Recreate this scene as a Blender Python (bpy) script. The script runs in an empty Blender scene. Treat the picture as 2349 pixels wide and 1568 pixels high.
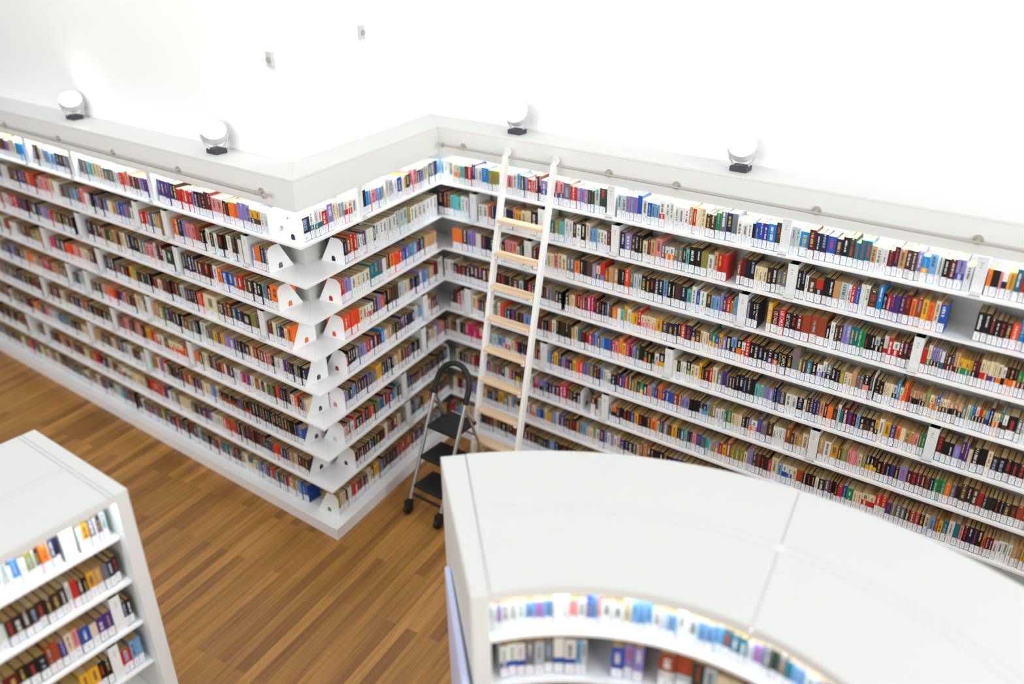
import bpy, bmesh, math, random
from mathutils import Vector, Matrix
random.seed(7)
S = bpy.context.scene
COL = S.collection
W_PX, H_PX = 2349, 1568
# ------------------------------------------------------------------ camera
F_PX = 1935.549
CAM = Vector((0.0, 0.0, 4.575))
C_RT = Vector((0.80212182, 0.59708483, -0.00950239))
C_UP = Vector((-0.2632212, 0.36780433, 0.89187139))
C_FW = Vector((-0.5360179, 0.71288827, -0.45218926))
cam_d = bpy.data.cameras.new('camera')
cam_d.sensor_width = 36.0
cam_d.lens = F_PX / W_PX * 36.0
cam_d.clip_start = 0.05
cam_d.dof.use_dof = True
cam_d.dof.focus_distance = 5.9
cam_d.dof.aperture_fstop = 0.44
cam_o = bpy.data.objects.new('camera', cam_d)
COL.objects.link(cam_o)
m = Matrix.Identity(4)
for r in range(3):
    m[r][0], m[r][1], m[r][2], m[r][3] = C_RT[r], C_UP[r], -C_FW[r], CAM[r]
cam_o.matrix_world = m
S.camera = cam_o
# ------------------------------------------------------------------ light
wd = bpy.data.worlds.new('room_daylight')
S.world = wd
wd.use_nodes = True
wd.node_tree.nodes['Background'].inputs[0].default_value = (0.97, 0.99, 1.0, 1)
wd.node_tree.nodes['Background'].inputs[1].default_value = 0.30
def area_light(name, loc, rot, sx, sy, energy, color):
    l = bpy.data.lights.new(name, 'AREA')
    l.shape = 'RECTANGLE'; l.size = sx; l.size_y = sy; l.energy = energy; l.color = color
    o = bpy.data.objects.new(name, l); o.location = loc; o.rotation_euler = rot
    COL.objects.link(o); return o
area_light('ceiling_light_aisle', (-4.2, 1.4, 7.0), (0, 0, 0), 9, 2.6, 135, (1.0, 0.985, 0.955))
area_light('fill_light_south', (-4.5, -6.0, 5.4), (math.radians(80), 0, 0), 12, 4.5, 520, (1.0, 0.99, 0.98))  # unseen area light added behind the camera to lift upright faces
area_light('fill_light_east', (6.0, 1.5, 5.4), (math.radians(90), 0, math.radians(90)), 7, 4.5, 640, (1.0, 0.99, 0.98))  # added unseen light from the right, brightens the short bookcase
area_light('wall_fill_left', (-8.2, 2.4, 6.3), (math.radians(50), 0, 0), 5.5, .4, 8, (1.0, 0.99, 0.975))  # added light, no fitted lamp: whitens the upper left wall
area_light('wall_fill_right', (-2.6, 4.1, 6.3), (math.radians(50), 0, 0), 6.0, .4, 22, (1.0, 0.99, 0.975))  # likewise added, to whiten the upper right wall
vs = S.view_settings
vs.view_transform = 'Standard'; vs.look = 'None'; vs.exposure = 0.05; vs.gamma = 1.0; vs.use_curve_mapping = False
S.cycles.max_bounces = 6
S.cycles.diffuse_bounces = 4
S.cycles.use_light_tree = True
# ------------------------------------------------------------------ helpers
def lin(c):
    out = []
    for v in c[:3]:
        v = v / 255.0
        out.append(v / 12.92 if v <= 0.04045 else ((v + 0.055) / 1.055) ** 2.4)
    return (out[0], out[1], out[2], 1.0)
def mat(name, rgb, rough=0.5, metal=0.0, noise=0.0, nscale=8.0, emit=0.0, spec=0.5):
    m = bpy.data.materials.new(name); m.use_nodes = True
    nt = m.node_tree; b = nt.nodes['Principled BSDF']
    c = lin(rgb)
    b.inputs['Base Color'].default_value = c
    b.inputs['Roughness'].default_value = rough
    b.inputs['Metallic'].default_value = metal
    b.inputs['Specular IOR Level'].default_value = spec
    if noise:
        tc = nt.nodes.new('ShaderNodeTexCoord'); n = nt.nodes.new('ShaderNodeTexNoise'); n.inputs['Scale'].default_value = nscale
        n.inputs['Detail'].default_value = 4
        mx = nt.nodes.new('ShaderNodeMix'); mx.data_type = 'RGBA'
        mx.inputs[6].default_value = tuple(v * (1 - noise) for v in c[:3]) + (1,)
        mx.inputs[7].default_value = tuple(min(1, v * (1 + noise)) for v in c[:3]) + (1,)
        nt.links.new(tc.outputs['Object'], n.inputs['Vector']); nt.links.new(n.outputs['Fac'], mx.inputs[0])
        nt.links.new(mx.outputs[2], b.inputs['Base Color'])
    if emit:
        b.inputs['Emission Color'].default_value = c
        b.inputs['Emission Strength'].default_value = emit
    return m
M_WALL = mat('wall_paint', (247, 248, 248), 0.8, noise=0.006, nscale=3)
M_SHELF = mat('shelf_white_metal', (238, 240, 241), 0.38, noise=0.006, nscale=5)
M_SHELF2 = mat('shelf_white_laminate', (219, 221, 219), 0.45, noise=0.008, nscale=4)
M_FASCIA = mat('fascia_white', (227, 229, 227), 0.5, noise=0.008, nscale=4)
M_GAP = mat('joint_line', (214, 212, 208), 0.8, noise=0.05)
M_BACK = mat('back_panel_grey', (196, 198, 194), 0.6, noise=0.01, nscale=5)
M_LADDER = mat('ladder_white_metal', (238, 238, 236), 0.35, noise=0.005)
M_CHROME = mat('brushed_aluminium', (190, 190, 190), 0.32, 0.85, noise=0.03, nscale=40)
M_RAIL = mat('rail_satin_steel', (182, 176, 170), 0.4, 0.3, noise=0.03, nscale=30)
M_BLACK = mat('black_rubber', (16, 16, 17), 0.6, noise=0.1, nscale=60)
M_LAMP = mat('lamp_grey_metal', (206, 208, 210), 0.4, 0.3, noise=0.03, nscale=20)
M_LAMPDARK = mat('lamp_dark_metal', (62, 66, 72), 0.5, 0.2, noise=0.03, nscale=20)
M_LENS = mat('lamp_lens_lit', (255, 253, 250), 0.4, emit=9.0)
M_LED = mat('led_strip_lit', (226, 241, 255), 0.4, emit=52.0)
M_LED2 = mat('led_strip_lit_bright', (226, 241, 255), 0.4, emit=75.0)
M_SIGN = mat('sign_pale_blue', (205, 214, 246), 0.35, noise=0.01)
M_GREY = mat('fixture_grey', (208, 209, 208), 0.5, noise=0.04, nscale=30)
M_FIX = mat('fixture_cover', (168, 170, 168), 0.5, noise=0.03, nscale=30)
M_DARKIN = mat('box_inside_shade', (90, 92, 92), 0.7, noise=0.04, nscale=20)  # dark tone for the shade inside white divider boxes, not assigned

def wood(name, c1, c2, scale=(1.2, 22, 22)):
    m = bpy.data.materials.new(name); m.use_nodes = True; nt = m.node_tree; b = nt.nodes['Principled BSDF']
    b.inputs['Roughness'].default_value = 0.5
    tc = nt.nodes.new('ShaderNodeTexCoord'); mp = nt.nodes.new('ShaderNodeMapping'); mp.inputs['Scale'].default_value = scale
    n = nt.nodes.new('ShaderNodeTexNoise'); n.inputs['Scale'].default_value = 3; n.inputs['Detail'].default_value = 6
    r = nt.nodes.new('ShaderNodeValToRGB'); r.color_ramp.elements[0].color = lin(c1); r.color_ramp.elements[1].color = lin(c2)
    r.color_ramp.elements[0].position = 0.3; r.color_ramp.elements[1].position = 0.7
    nt.links.new(tc.outputs['Object'], mp.inputs[0]); nt.links.new(mp.outputs[0], n.inputs['Vector'])
    nt.links.new(n.outputs['Fac'], r.inputs[0]); nt.links.new(r.outputs[0], b.inputs['Base Color'])
    return m
M_TREAD = wood('pale_birch', (226, 196, 158), (240, 214, 180))

def floor_material():
    m = bpy.data.materials.new('wood_plank_floor'); m.use_nodes = True; nt = m.node_tree; b = nt.nodes['Principled BSDF']
    L = nt.links.new
    tc = nt.nodes.new('ShaderNodeTexCoord'); mp = nt.nodes.new('ShaderNodeMapping')
    mp.inputs['Rotation'].default_value = (0, 0, math.radians(-98))
    L(tc.outputs['Object'], mp.inputs[0])
    def brick(bw, rh, off, c1, c2, mort):
        br = nt.nodes.new('ShaderNodeTexBrick')
        br.inputs['Scale'].default_value = 1.0; br.inputs['Brick Width'].default_value = bw; br.inputs['Row Height'].default_value = rh
        br.inputs['Mortar Size'].default_value = mort; br.inputs['Mortar Smooth'].default_value = 0.3
        br.offset = off; br.inputs['Color1'].default_value = c1; br.inputs['Color2'].default_value = c2
        br.inputs['Mortar'].default_value = tuple(0.5 * (a + c) * 0.72 for a, c in zip(c1[:3], c2[:3])) + (1,)
        L(mp.outputs[0], br.inputs['Vector']); return br
    br = brick(1.35, 0.092, 0.37, lin((142, 97, 44)), lin((190, 138, 72)), 0.0012)
    mp2 = nt.nodes.new('ShaderNodeMapping'); mp2.inputs['Scale'].default_value = (0.55, 13, 1)
    L(mp.outputs[0], mp2.inputs[0])
    n = nt.nodes.new('ShaderNodeTexNoise'); n.inputs['Scale'].default_value = 2.2; n.inputs['Detail'].default_value = 7; n.inputs['Roughness'].default_value = 0.62
    L(mp2.outputs[0], n.inputs['Vector'])
    r = nt.nodes.new('ShaderNodeValToRGB'); r.color_ramp.elements[0].position = 0.3; r.color_ramp.elements[1].position = 0.72
    r.color_ramp.elements[0].color = (0.60, 0.56, 0.5, 1); r.color_ramp.elements[1].color = (1.16, 1.14, 1.1, 1)
    L(n.outputs['Fac'], r.inputs[0])
    mx = nt.nodes.new('ShaderNodeMix'); mx.data_type = 'RGBA'; mx.blend_type = 'MULTIPLY'; mx.inputs[0].default_value = 1.0
    L(br.outputs['Color'], mx.inputs[6]); L(r.outputs[0], mx.inputs[7])
    L(mx.outputs[2], b.inputs['Base Color'])
    b.inputs['Roughness'].default_value = 0.42
    b.inputs['Specular IOR Level'].default_value = 0.35
    return m
M_FLOOR = floor_material()

def print_material():
    m = bpy.data.materials.new('printed_paper'); m.use_nodes = True; nt = m.node_tree; b = nt.nodes['Principled BSDF']
    a = nt.nodes.new('ShaderNodeAttribute'); a.attribute_name = 'Col'
    tc = nt.nodes.new('ShaderNodeTexCoord'); n = nt.nodes.new('ShaderNodeTexNoise'); n.inputs['Scale'].default_value = 90; n.inputs['Detail'].default_value = 2
    r = nt.nodes.new('ShaderNodeMapRange'); r.inputs[3].default_value = 0.86; r.inputs[4].default_value = 1.12
    mx = nt.nodes.new('ShaderNodeVectorMath'); mx.operation = 'SCALE'
    nt.links.new(tc.outputs['Object'], n.inputs['Vector']); nt.links.new(n.outputs['Fac'], r.inputs[0])
    nt.links.new(a.outputs['Color'], mx.inputs[0]); nt.links.new(r.outputs[0], mx.inputs['Scale'])
    nt.links.new(mx.outputs[0], b.inputs['Base Color'])
    b.inputs['Roughness'].default_value = 0.42; b.inputs['Specular IOR Level'].default_value = 0.4
    return m
M_PRINT = print_material()

class MB:
    """collects quads; builds ONE mesh object"""
    def __init__(self, color=False):
        self.v, self.f, self.c, self.color = [], [], [], color
    def quad(self, a, b, c, d, col=None):
        i = len(self.v); self.v += [tuple(a), tuple(b), tuple(c), tuple(d)]; self.f.append((i, i + 1, i + 2, i + 3)); self.c.append(col)
    def poly(self, pts, col=None):
        i = len(self.v); self.v += [tuple(p) for p in pts]; self.f.append(tuple(range(i, i + len(pts)))); self.c.append(col)
    def obox(self, o, ax, ay, az, col=None, skip=''):
        """box from corner o along three vectors (right-handed)"""
        o, ax, ay, az = Vector(o), Vector(ax), Vector(ay), Vector(az)
        p = [o, o + ax, o + ax + ay, o + ay, o + az, o + ax + az, o + ax + ay + az, o + ay + az]
        for k, q in (('b', (0, 3, 2, 1)), ('t', (4, 5, 6, 7)), ('f', (0, 1, 5, 4)), ('r', (1, 2, 6, 5)), ('k', (2, 3, 7, 6)), ('l', (3, 0, 4, 7))):
            if k not in skip: self.quad(p[q[0]], p[q[1]], p[q[2]], p[q[3]], col)
        return self
    def box(self, x0, x1, y0, y1, z0, z1, col=None):
        return self.obox((x0, y0, z0), (x1 - x0, 0, 0), (0, y1 - y0, 0), (0, 0, z1 - z0), col)
    def prism(self, pts, z0, z1, col=None):
        """polygon (ccw list of xy) extruded"""
        n = len(pts)
        area = sum(pts[i][0] * pts[(i + 1) % n][1] - pts[(i + 1) % n][0] * pts[i][1] for i in range(n))
        if area < 0: pts = pts[::-1]
        self.poly([(x, y, z1) for x, y in pts], col); self.poly([(x, y, z0) for x, y in pts[::-1]], col)
        for i in range(n):
            a, b = pts[i], pts[(i + 1) % n]
            self.quad((a[0], a[1], z0), (b[0], b[1], z0), (b[0], b[1], z1), (a[0], a[1], z1), col)
        return self
    def strip(self, A, B, z0, z1, col=None):
        """curved slab between polylines A and B"""
        for i in range(len(A) - 1):
            a, b, c, d = A[i], A[i + 1], B[i + 1], B[i]
            self.quad((*a, z1), (*b, z1), (*c, z1), (*d, z1), col); self.quad((*a, z0), (*d, z0), (*c, z0), (*b, z0), col)
            self.quad((*a, z0), (*b, z0), (*b, z1), (*a, z1), col); self.quad((*d, z0), (*d, z1), (*c, z1), (*c, z0), col)
        for P, Q in ((A[0], B[0]), (A[-1], B[-1])):
            self.quad((*P, z0), (*P, z1), (*Q, z1), (*Q, z0), col)
        return self
    def cyl(self, p0, p1, r0, r1=None, n=14, col=None, caps=True):
        p0, p1 = Vector(p0), Vector(p1); r1 = r0 if r1 is None else r1
        d = (p1 - p0).normalized(); u = d.orthogonal().normalized(); w = d.cross(u)
        A = [p0 + (u * math.cos(t) + w * math.sin(t)) * r0 for t in [2 * math.pi * i / n for i in range(n)]]
        B = [p1 + (u * math.cos(t) + w * math.sin(t)) * r1 for t in [2 * math.pi * i / n for i in range(n)]]
        for i in range(n):
            j = (i + 1) % n; self.quad(A[i], A[j], B[j], B[i], col)
        if caps: self.poly(A[::-1], col); self.poly(B, col)
        return self
    def tube(self, pts, r, n=12):
        pts = [Vector(p) for p in pts]; rings = []
        u = None
        for i, p in enumerate(pts):
            d = (pts[min(i + 1, len(pts) - 1)] - pts[max(i - 1, 0)]).normalized()
            u = d.orthogonal().normalized() if u is None else (u - d * u.dot(d)).normalized()
            w = d.cross(u); rings.append([p + (u * math.cos(t) + w * math.sin(t)) * r for t in [2 * math.pi * k / n for k in range(n)]])
        for A, B in zip(rings, rings[1:]):
            for k in range(n): self.quad(A[k], A[(k + 1) % n], B[(k + 1) % n], B[k])
        self.poly(rings[0][::-1]); self.poly(rings[-1]); return self
    def build(self, name, material, parent=None, bevel=0.0, smooth=False, merge=True, loc=None):
        me = bpy.data.meshes.new(name)
        v = self.v
        if loc is not None: v = [(a - loc[0], b - loc[1], c - loc[2]) for a, b, c in v]
        me.from_pydata(v, [], self.f)
        if self.color:
            at = me.color_attributes.new('Col', 'FLOAT_COLOR', 'CORNER')
            buf = []
            for f, c in zip(self.f, self.c): buf += list(c) * len(f)
            at.data.foreach_set('color', buf)
        if merge and not self.color:
            bm = bmesh.new(); bm.from_mesh(me); bmesh.ops.remove_doubles(bm, verts=bm.verts, dist=1e-5)
            bmesh.ops.recalc_face_normals(bm, faces=bm.faces); bm.to_mesh(me); bm.free()
        me.materials.append(material)
        if smooth:
            for p in me.polygons: p.use_smooth = True
        o = bpy.data.objects.new(name, me); COL.objects.link(o)
        if parent is not None: o.parent = parent
        if loc is not None: o.location = loc
        if bevel:
            md = o.modifiers.new('bevel', 'BEVEL'); md.width = bevel; md.segments = 2; md.limit_method = 'ANGLE'
        if smooth:
            md = o.modifiers.new('edges', 'EDGE_SPLIT'); md.split_angle = math.radians(40)
        return o
def tag(o, label=None, cat=None, group=None, kind=None):
    if label: o['label'] = label
    if cat: o['category'] = cat
    if group: o['group'] = group
    if kind: o['kind'] = kind
    return o
def empty(name, loc=(0, 0, 0)):
    o = bpy.data.objects.new(name, None); o.empty_display_size = 0.1; COL.objects.link(o); o.location = loc
    return o
class Rel:
    """children are modelled in world coordinates under an Empty standing at the thing's base"""
    def __init__(self, name, loc): self.e = empty(name, loc); self.loc = Vector(loc)
    def add(self, mb, name, material, parent=None, **k):
        o = mb.build(name, material, None, **k)
        o.data.transform(Matrix.Translation(-self.loc))
        o.parent = parent or self.e
        return o

# ------------------------------------------------------------------ layout of the shelved wall
O = Vector((-4.51, 3.557)); I = Vector((-4.78, 5.347))
D_RET = (I - O).normalized(); N_RET = Vector((-D_RET.y, D_RET.x))     # N_RET points away from the aisle
X_LEFT, X_RIGHT = -10.7, 0.75
DEPTH = 0.30
def corner_o(e):     # offset corner, e > 0 = behind the shelf fronts
    p = O + N_RET * e; t = (O.y + e - p.y) / D_RET.y; return (p.x + D_RET.x * t, O.y + e)
def corner_i(e):
    p = O + N_RET * e; t = (I.y + e - p.y) / D_RET.y; return (p.x + D_RET.x * t, I.y + e)
def run_poly(run, e0, e1):
    if run == 'L': return [(X_LEFT, O.y + e0), corner_o(e0), corner_o(e1), (X_LEFT, O.y + e1)]
    if run == 'T': return [corner_o(e0), corner_i(e0), corner_i(e1), corner_o(e1)]
    return [corner_i(e0), (X_RIGHT, I.y + e0), (X_RIGHT, I.y + e1), corner_i(e1)]
Z1 = 2.4933
def shelf_top(k): return Z1 - 0.3 * (k - 1) + 0.02
RUNS = {
 'L': ('bookcase', 'long white wall bookcase on the left, nine rows high, ending at the outer corner'),
 'T': ('bookcase', 'short white wall bookcase between the outer corner and the inner corner'),
 'R': ('bookcase', 'long white wall bookcase on the right behind the wooden-runged ladder')}
# ------------------------------------------------------------------ room
def struct(name, mb, m, **k): return tag(mb.build(name, m, **k), kind='structure')
fl = struct('floor', MB().box(-12.5, 4.5, -4, 7.2, -0.05, 0.0), M_FLOOR)
WZ = 5.6
struct('wall_left', MB().prism([(X_LEFT - 1.5, O.y + DEPTH + .004), corner_o(DEPTH + .004), corner_o(DEPTH + .18), (X_LEFT - 1.5, O.y + DEPTH + .18)], 0, WZ), M_WALL)
struct('wall_middle', MB().prism(run_poly('T', DEPTH + .004, DEPTH + .18), 0, WZ), M_WALL)
struct('wall_right', MB().prism([corner_i(DEPTH + .004), (X_RIGHT + 3.5, I.y + DEPTH + .004), (X_RIGHT + 3.5, I.y + DEPTH + .18), corner_i(DEPTH + .18)], 0, WZ), M_WALL)

for run, (nm, lab) in RUNS.items():
    base = {'L': (-7.5, O.y + .15, 0), 'T': (-4.8, 4.45, 0), 'R': (-2.0, I.y + .15, 0)}[run]
    rl = Rel('wall_bookcase', base); tag(rl.e, lab, nm, 'white wall bookcases')
    rl.add(MB().prism(run_poly(run, DEPTH - .016, DEPTH), 0, 2.99), 'back_panel', M_BACK)
    rl.add(MB().prism(run_poly(run, -0.07, DEPTH - .017), 0, 0.113), 'plinth', M_SHELF, bevel=0.003)
    for k in range(1, 9):
        zt = shelf_top(k)
        rl.add(MB().prism(run_poly(run, 0, DEPTH - .017), zt - 0.02, zt), 'shelf', M_SHELF, bevel=0.002)
    rl.add(MB().prism(run_poly(run, 0, 0.02), 2.765, 2.975), 'fascia', M_FASCIA, bevel=0.002)
    rl.add(MB().prism(run_poly(run, 0, DEPTH), 2.9755, 2.995), 'ledge_board', M_FASCIA, bevel=0.002)
    rl.add(MB().prism(run_poly(run, 0.022, 0.05), 2.79, 2.80), 'light_strip', M_LED)
    # a square lining panel that closes the row above the light strip
    rl.add(MB().prism(run_poly(run, 0.0205, DEPTH - .017), 2.802, 2.812), 'soffit_panel', M_SHELF)

# ------------------------------------------------------------------ ladder rails on the fascia
def ladder_rail(x0, x1, y, brackets, label):
    rl = Rel('ladder_rail', ((x0 + x1) / 2, y, 2.857)); tag(rl.e, label, 'rail', 'ladder rails on the fascia')
    rl.add(MB().tube([(x0, y, 2.857), (x1, y, 2.857)], 0.008), 'rail_tube', M_RAIL, smooth=True)
    for b in brackets:
        rl.add(MB().cyl((b, y + .0, 2.857), (b, y + .055, 2.857), 0.013).cyl((b, y + .047, 2.857), (b, y + .055, 2.857), 0.03), 'bracket', M_RAIL, smooth=True)
    for x in (x0, x1):
        rl.add(MB().cyl((x - .012, y, 2.857), (x + .012, y, 2.857), 0.02), 'end_stop', M_RAIL, smooth=True)
ladder_rail(-10.5, -4.75, O.y - .056, [-4.852, -5.84, -6.75, -7.62, -8.6, -9.6], 'thin steel ladder rail on the fascia of the left wall')
ladder_rail(-4.69, 0.6, I.y - .056, [-4.5, -3.1, -2.549, -1.557, -0.612, 0.35], 'thin steel ladder rail on the fascia of the right wall, carrying the ladder')

# ------------------------------------------------------------------ flood lamps on the ledge
def flood_lamp(x, y, n, label):
    z = 2.996; n = Vector(n).normalized()
    rl = Rel('flood_lamp', (x, y, z)); tag(rl.e, label, 'lamp', 'round flood lamps on the ledge')
    side = Vector((0, 0, 1)).cross(n).normalized()
    rl.add(MB().box(x - .062, x + .062, y - .05, y + .05, z, z + .035), 'base', M_LAMPDARK, bevel=0.005)
    c = Vector((x, y, z + .155)) - n * 0.02
    for s in (-1, 1):
        a = Vector((x, y, z + .035)) + side * s * .05
        rl.add(MB().tube([a, a + Vector((0, 0, .04)) + side * s * .03, c + side * s * .098], 0.007), 'yoke_arm', M_LAMP, smooth=True)
    h = rl.add(MB().cyl(c - n * .07, c - n * .02, .05, .092, 28).cyl(c - n * .02, c + n * .045, .092, .094, 28), 'lamp_head', M_LAMP, smooth=True)
    rl.add(MB().cyl(c + n * .0455, c + n * .051, .088, .086, 28), 'lens', M_LENS, parent=h)
flood_lamp(-7.62, 3.74, (.5, -.30, .80), 'round lit flood lamp on the left ledge, farthest from the outer corner')
flood_lamp(-5.55, 3.72, (.5, -.30, .80), 'round lit flood lamp on the left ledge, nearer the outer corner')
flood_lamp(-4.06, 5.50, (.15, -.72, .68), 'round lit flood lamp on the right ledge, above the ladder')
flood_lamp(-2.15, 5.48, (.12, -.62, .77), 'round lit flood lamp on the right ledge, far right of the ladder')

# ------------------------------------------------------------------ two small fixtures on the white wall
def plate_fixture(p, u, n, label):
    p, u, n = Vector(p), Vector(u), Vector(n); z = Vector((0, 0, 1))
    rl = Rel('wall_fixture', p); tag(rl.e, label, 'wall fixture', 'small grey wall fixtures')
    rl.add(MB().obox(p - u * .03 - z * .05, u * .06, n * -.02 * -1, z * .1), 'housing', M_GREY, bevel=0.004)
    rl.add(MB().cyl(p + n * .02, p + n * .03, .02), 'cover', M_FIX, smooth=True)
yl = O.y + DEPTH + .004
plate_fixture((-4.95, yl, 3.70), (1, 0, 0), (0, -1, 0), 'small grey fixture high on the left wall near the outer corner')
q = O + N_RET * (DEPTH + .004) + D_RET * 1.27
plate_fixture((q.x, q.y, 3.78), (D_RET.x, D_RET.y, 0), (-N_RET.x, -N_RET.y, 0), 'small grey fixture high on the wall between the two corners')

# ------------------------------------------------------------------ leaning library ladder
lean = 0.208; XL, LW, RS = -3.984, 0.4165, 0.2735
tl = math.tan(lean)
def lad(z): return 5.17 + (z - 2.375) * tl
lb = Rel('library_ladder', (XL + LW / 2, lad(0), 0)); tag(lb.e, 'white rolling library ladder with pale wooden rungs leaning on the right bookcase', 'ladder')
for s, x in ((-1, XL - .022), (1, XL + LW + .022)):
    p0, p1 = Vector((x, lad(0.03), 0.03)), Vector((x, lad(2.87), 2.87)); d = (p1 - p0); nrm = Vector((0, math.cos(lean), -math.sin(lean)))
    r = lb.add(MB().obox(p0 - Vector((.017, 0, 0)) - nrm * .03, (.034, 0, 0), nrm * .06, d), 'side_rail', M_LADDER, bevel=0.006)
    lb.add(MB().cyl((x - .015, lad(0.03), 0.03), (x + .015, lad(0.03), 0.03), .03, n=20), 'foot_wheel', M_BLACK, parent=r, smooth=True)
    hk = MB().tube([(x, lad(2.80), 2.82), (x, lad(2.9), 2.90), (x, I.y - .09, 2.925), (x, I.y - .05, 2.91), (x, I.y - .03, 2.885)], .021)
    hk.cyl((x - .02, I.y - .056, 2.886), (x + .02, I.y - .056, 2.886), .019, n=18)
    lb.add(hk, 'hook', M_LADDER, parent=r, smooth=True)
for i in range(9):
    z = 2.375 - i * RS * math.cos(lean); y = lad(z)
    t = lb.add(MB().obox((XL, y - .05, z - .014), (LW, 0, 0), (0, .085, 0), (0, 0, .028)), 'rung', M_TREAD, bevel=0.004)
    for x in (XL, XL + LW):
        s = 1 if x == XL else -1
        lb.add(MB().prism([(x, y - .052), (x + s * .03, y - .045), (x + s * .012, y + .037), (x, y + .037)], z - .03, z - .0145), 'rung_bracket', M_LADDER, parent=t)

# ------------------------------------------------------------------ folding step stool
XA, XB = -4.21, -3.87
def sy(z): return 4.082 + 0.423 * z
ss = Rel('step_stool', ((XA + XB) / 2, 4.45, 0)); tag(ss.e, 'black and silver folding step stool on wheels standing in the inner corner', 'step stool')
for x in (XA, XB):
    ss.add(MB().tube([(x, sy(.13), .13), (x, sy(1.03), 1.03)], .017), 'front_leg', M_CHROME, smooth=True)
    ss.add(MB().tube([(x + (.02 if x == XA else -.02), sy(.97) + .02, .97), (x + (.02 if x == XA else -.02), 4.88, .02)], .013), 'rear_leg', M_CHROME, smooth=True)
    ss.add(MB().cyl((x + (.02 if x == XA else -.02), 4.88, 0), (x + (.02 if x == XA else -.02), 4.875, .04), .018), 'rubber_foot', M_BLACK, smooth=True)
    w = MB().cyl((x - .018, sy(.1) - .03, .045), (x + .018, sy(.1) - .03, .045), .045, n=24)
    w.obox((x - .026, sy(.1) - .055, .04), (.052, 0, 0), (0, .06, 0), (0, .012, .085))
    ss.add(w, 'caster', M_BLACK)
    ss.add(MB().tube([(x, sy(.95), .95), (x, sy(.95) + .12, .79)], .010), 'strut', M_CHROME, smooth=True)
loop = []
cx, hw = (XA + XB) / 2, (XB - XA) / 2
for i in range(21):
    a = math.pi - math.pi * i / 20
    z = 1.10 + 0.175 * math.sin(a); loop.append((cx + hw * math.cos(a), sy(z), z))
loop = [(XA, sy(1.0), 1.0)] + loop + [(XB, sy(1.0), 1.0)]
ss.add(MB().tube(loop, .024), 'handle_loop', M_BLACK, smooth=True)
for z, dp, nm in ((.755, .29, 'platform'), (.505, .27, 'step'), (.265, .25, 'step')):
    ss.add(MB().box(XA + .018, XB - .018, sy(z) - .03, sy(z) + dp - .03, z - .03, z), nm, M_BLACK, bevel=0.006)
ss.add(MB().tube([(XA, sy(.17), .17), (XB, sy(.17), .17)], .012), 'cross_bar', M_BLACK, smooth=True)
ss.add(MB().tube([(XA + .02, 4.648, .62), (XB - .02, 4.648, .62)], .010), 'cross_bar', M_CHROME, smooth=True)

# ------------------------------------------------------------------ low bookcase at the left (double sided, straight)
LX0, LX1, LY = -4.70, -3.74, 1.645
LTOP, LYE = 1.945, -2.2
lc = Rel('low_bookcase', ((LX0 + LX1) / 2, 0.4, 0)); tag(lc.e, 'straight white double-sided low bookcase cut by the lower left of the picture', 'bookcase')
lc.add(MB().box(LX0, LX1, LY - .075, LY, 0, LTOP), 'end_panel', M_SHELF2, bevel=0.004)
for x0, x1, y0, y1 in ((LX0, LX1, LY - .098, LY - .078), (-4.155, LX1, -0.2, LY - .101), (LX0, -4.20, -0.2, LY - .101), (-4.196, -4.159, -0.2, LY - .13), (-4.155, LX1, LYE, -0.203), (LX0, -4.20, LYE, -0.203), (-4.196, -4.159, LYE, -0.203)):
    lc.add(MB().box(x0, x1, y0, y1, LTOP - .03, LTOP), 'top_panel', M_SHELF2, bevel=0.0015)
lc.add(MB().box(-4.20, -4.155, LY - .13, LY - .1, LTOP - .03, LTOP - .001), 'joint_cap', M_GAP)
lc.add(MB().box(LX0 + .03, LX1 - .03, LYE, LY - .0755, LTOP - .05, LTOP - .0305), 'carcass_top', M_GAP)
lc.add(MB().box(-4.19, -4.16, LYE, LY - .0755, .113, LTOP - .051), 'centre_panel', M_BACK)
lc.add(MB().box(LX0 - .03, LX1 + .03, LYE, LY - .0755, 0, .113), 'plinth', M_SHELF2, bevel=0.003)
for k in range(1, 6):
    zt = 1.65 - .3 * (k - 1)
    lc.add(MB().box(-4.159, -3.80, LYE, LY - .0755, zt - .02, zt), 'shelf', M_SHELF, bevel=0.002)
    lc.add(MB().box(LX0 + .06, -4.191, LYE, LY - .0755, zt - .02, zt), 'shelf', M_SHELF, bevel=0.002)
lc.add(MB().box(LX1 - .012, LX1 - .0005, LYE, LY - .0755, LTOP - .05, LTOP - .0302), 'front_lip', M_SHELF2)
lc.add(MB().box(-3.768, -3.754, LYE, LY - .08, LTOP - .046, LTOP - .038), 'light_strip', M_LED)

# ------------------------------------------------------------------ curved low bookcase in the foreground
CF = Vector((-.742, 1.333)); RF = 1.304; CB = Vector((-.675, 1.063)); RB = 2.61
FA0, FA1, BA0, BA1 = math.radians(144.8), math.radians(33.0), math.radians(137.9), math.radians(50.0)
def cpt(t, s):
    a = FA0 + (FA1 - FA0) * t; b = BA0 + (BA1 - BA0) * t
    pf = CF + Vector((math.cos(a), math.sin(a))) * RF; pb = CB + Vector((math.cos(b), math.sin(b))) * RB
    p = pf + (pb - pf) * s; return (p.x, p.y)
def cline(s, t0=0.0, t1=1.0, n=72): return [cpt(t0 + (t1 - t0) * i / n, s) for i in range(n + 1)]
CTOP = 1.945
cc = Rel('curved_bookcase', (-0.9, 2.9, 0)); tag(cc.e, 'curved white low bookcase with a broad flat top in the right foreground', 'bookcase')
def cpanel(mb, t0, t1, s0, s1, z0, z1): return mb.strip(cline(s0, t0, t1), cline(s1, t0, t1), z0, z1)
TE = 0.034
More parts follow.
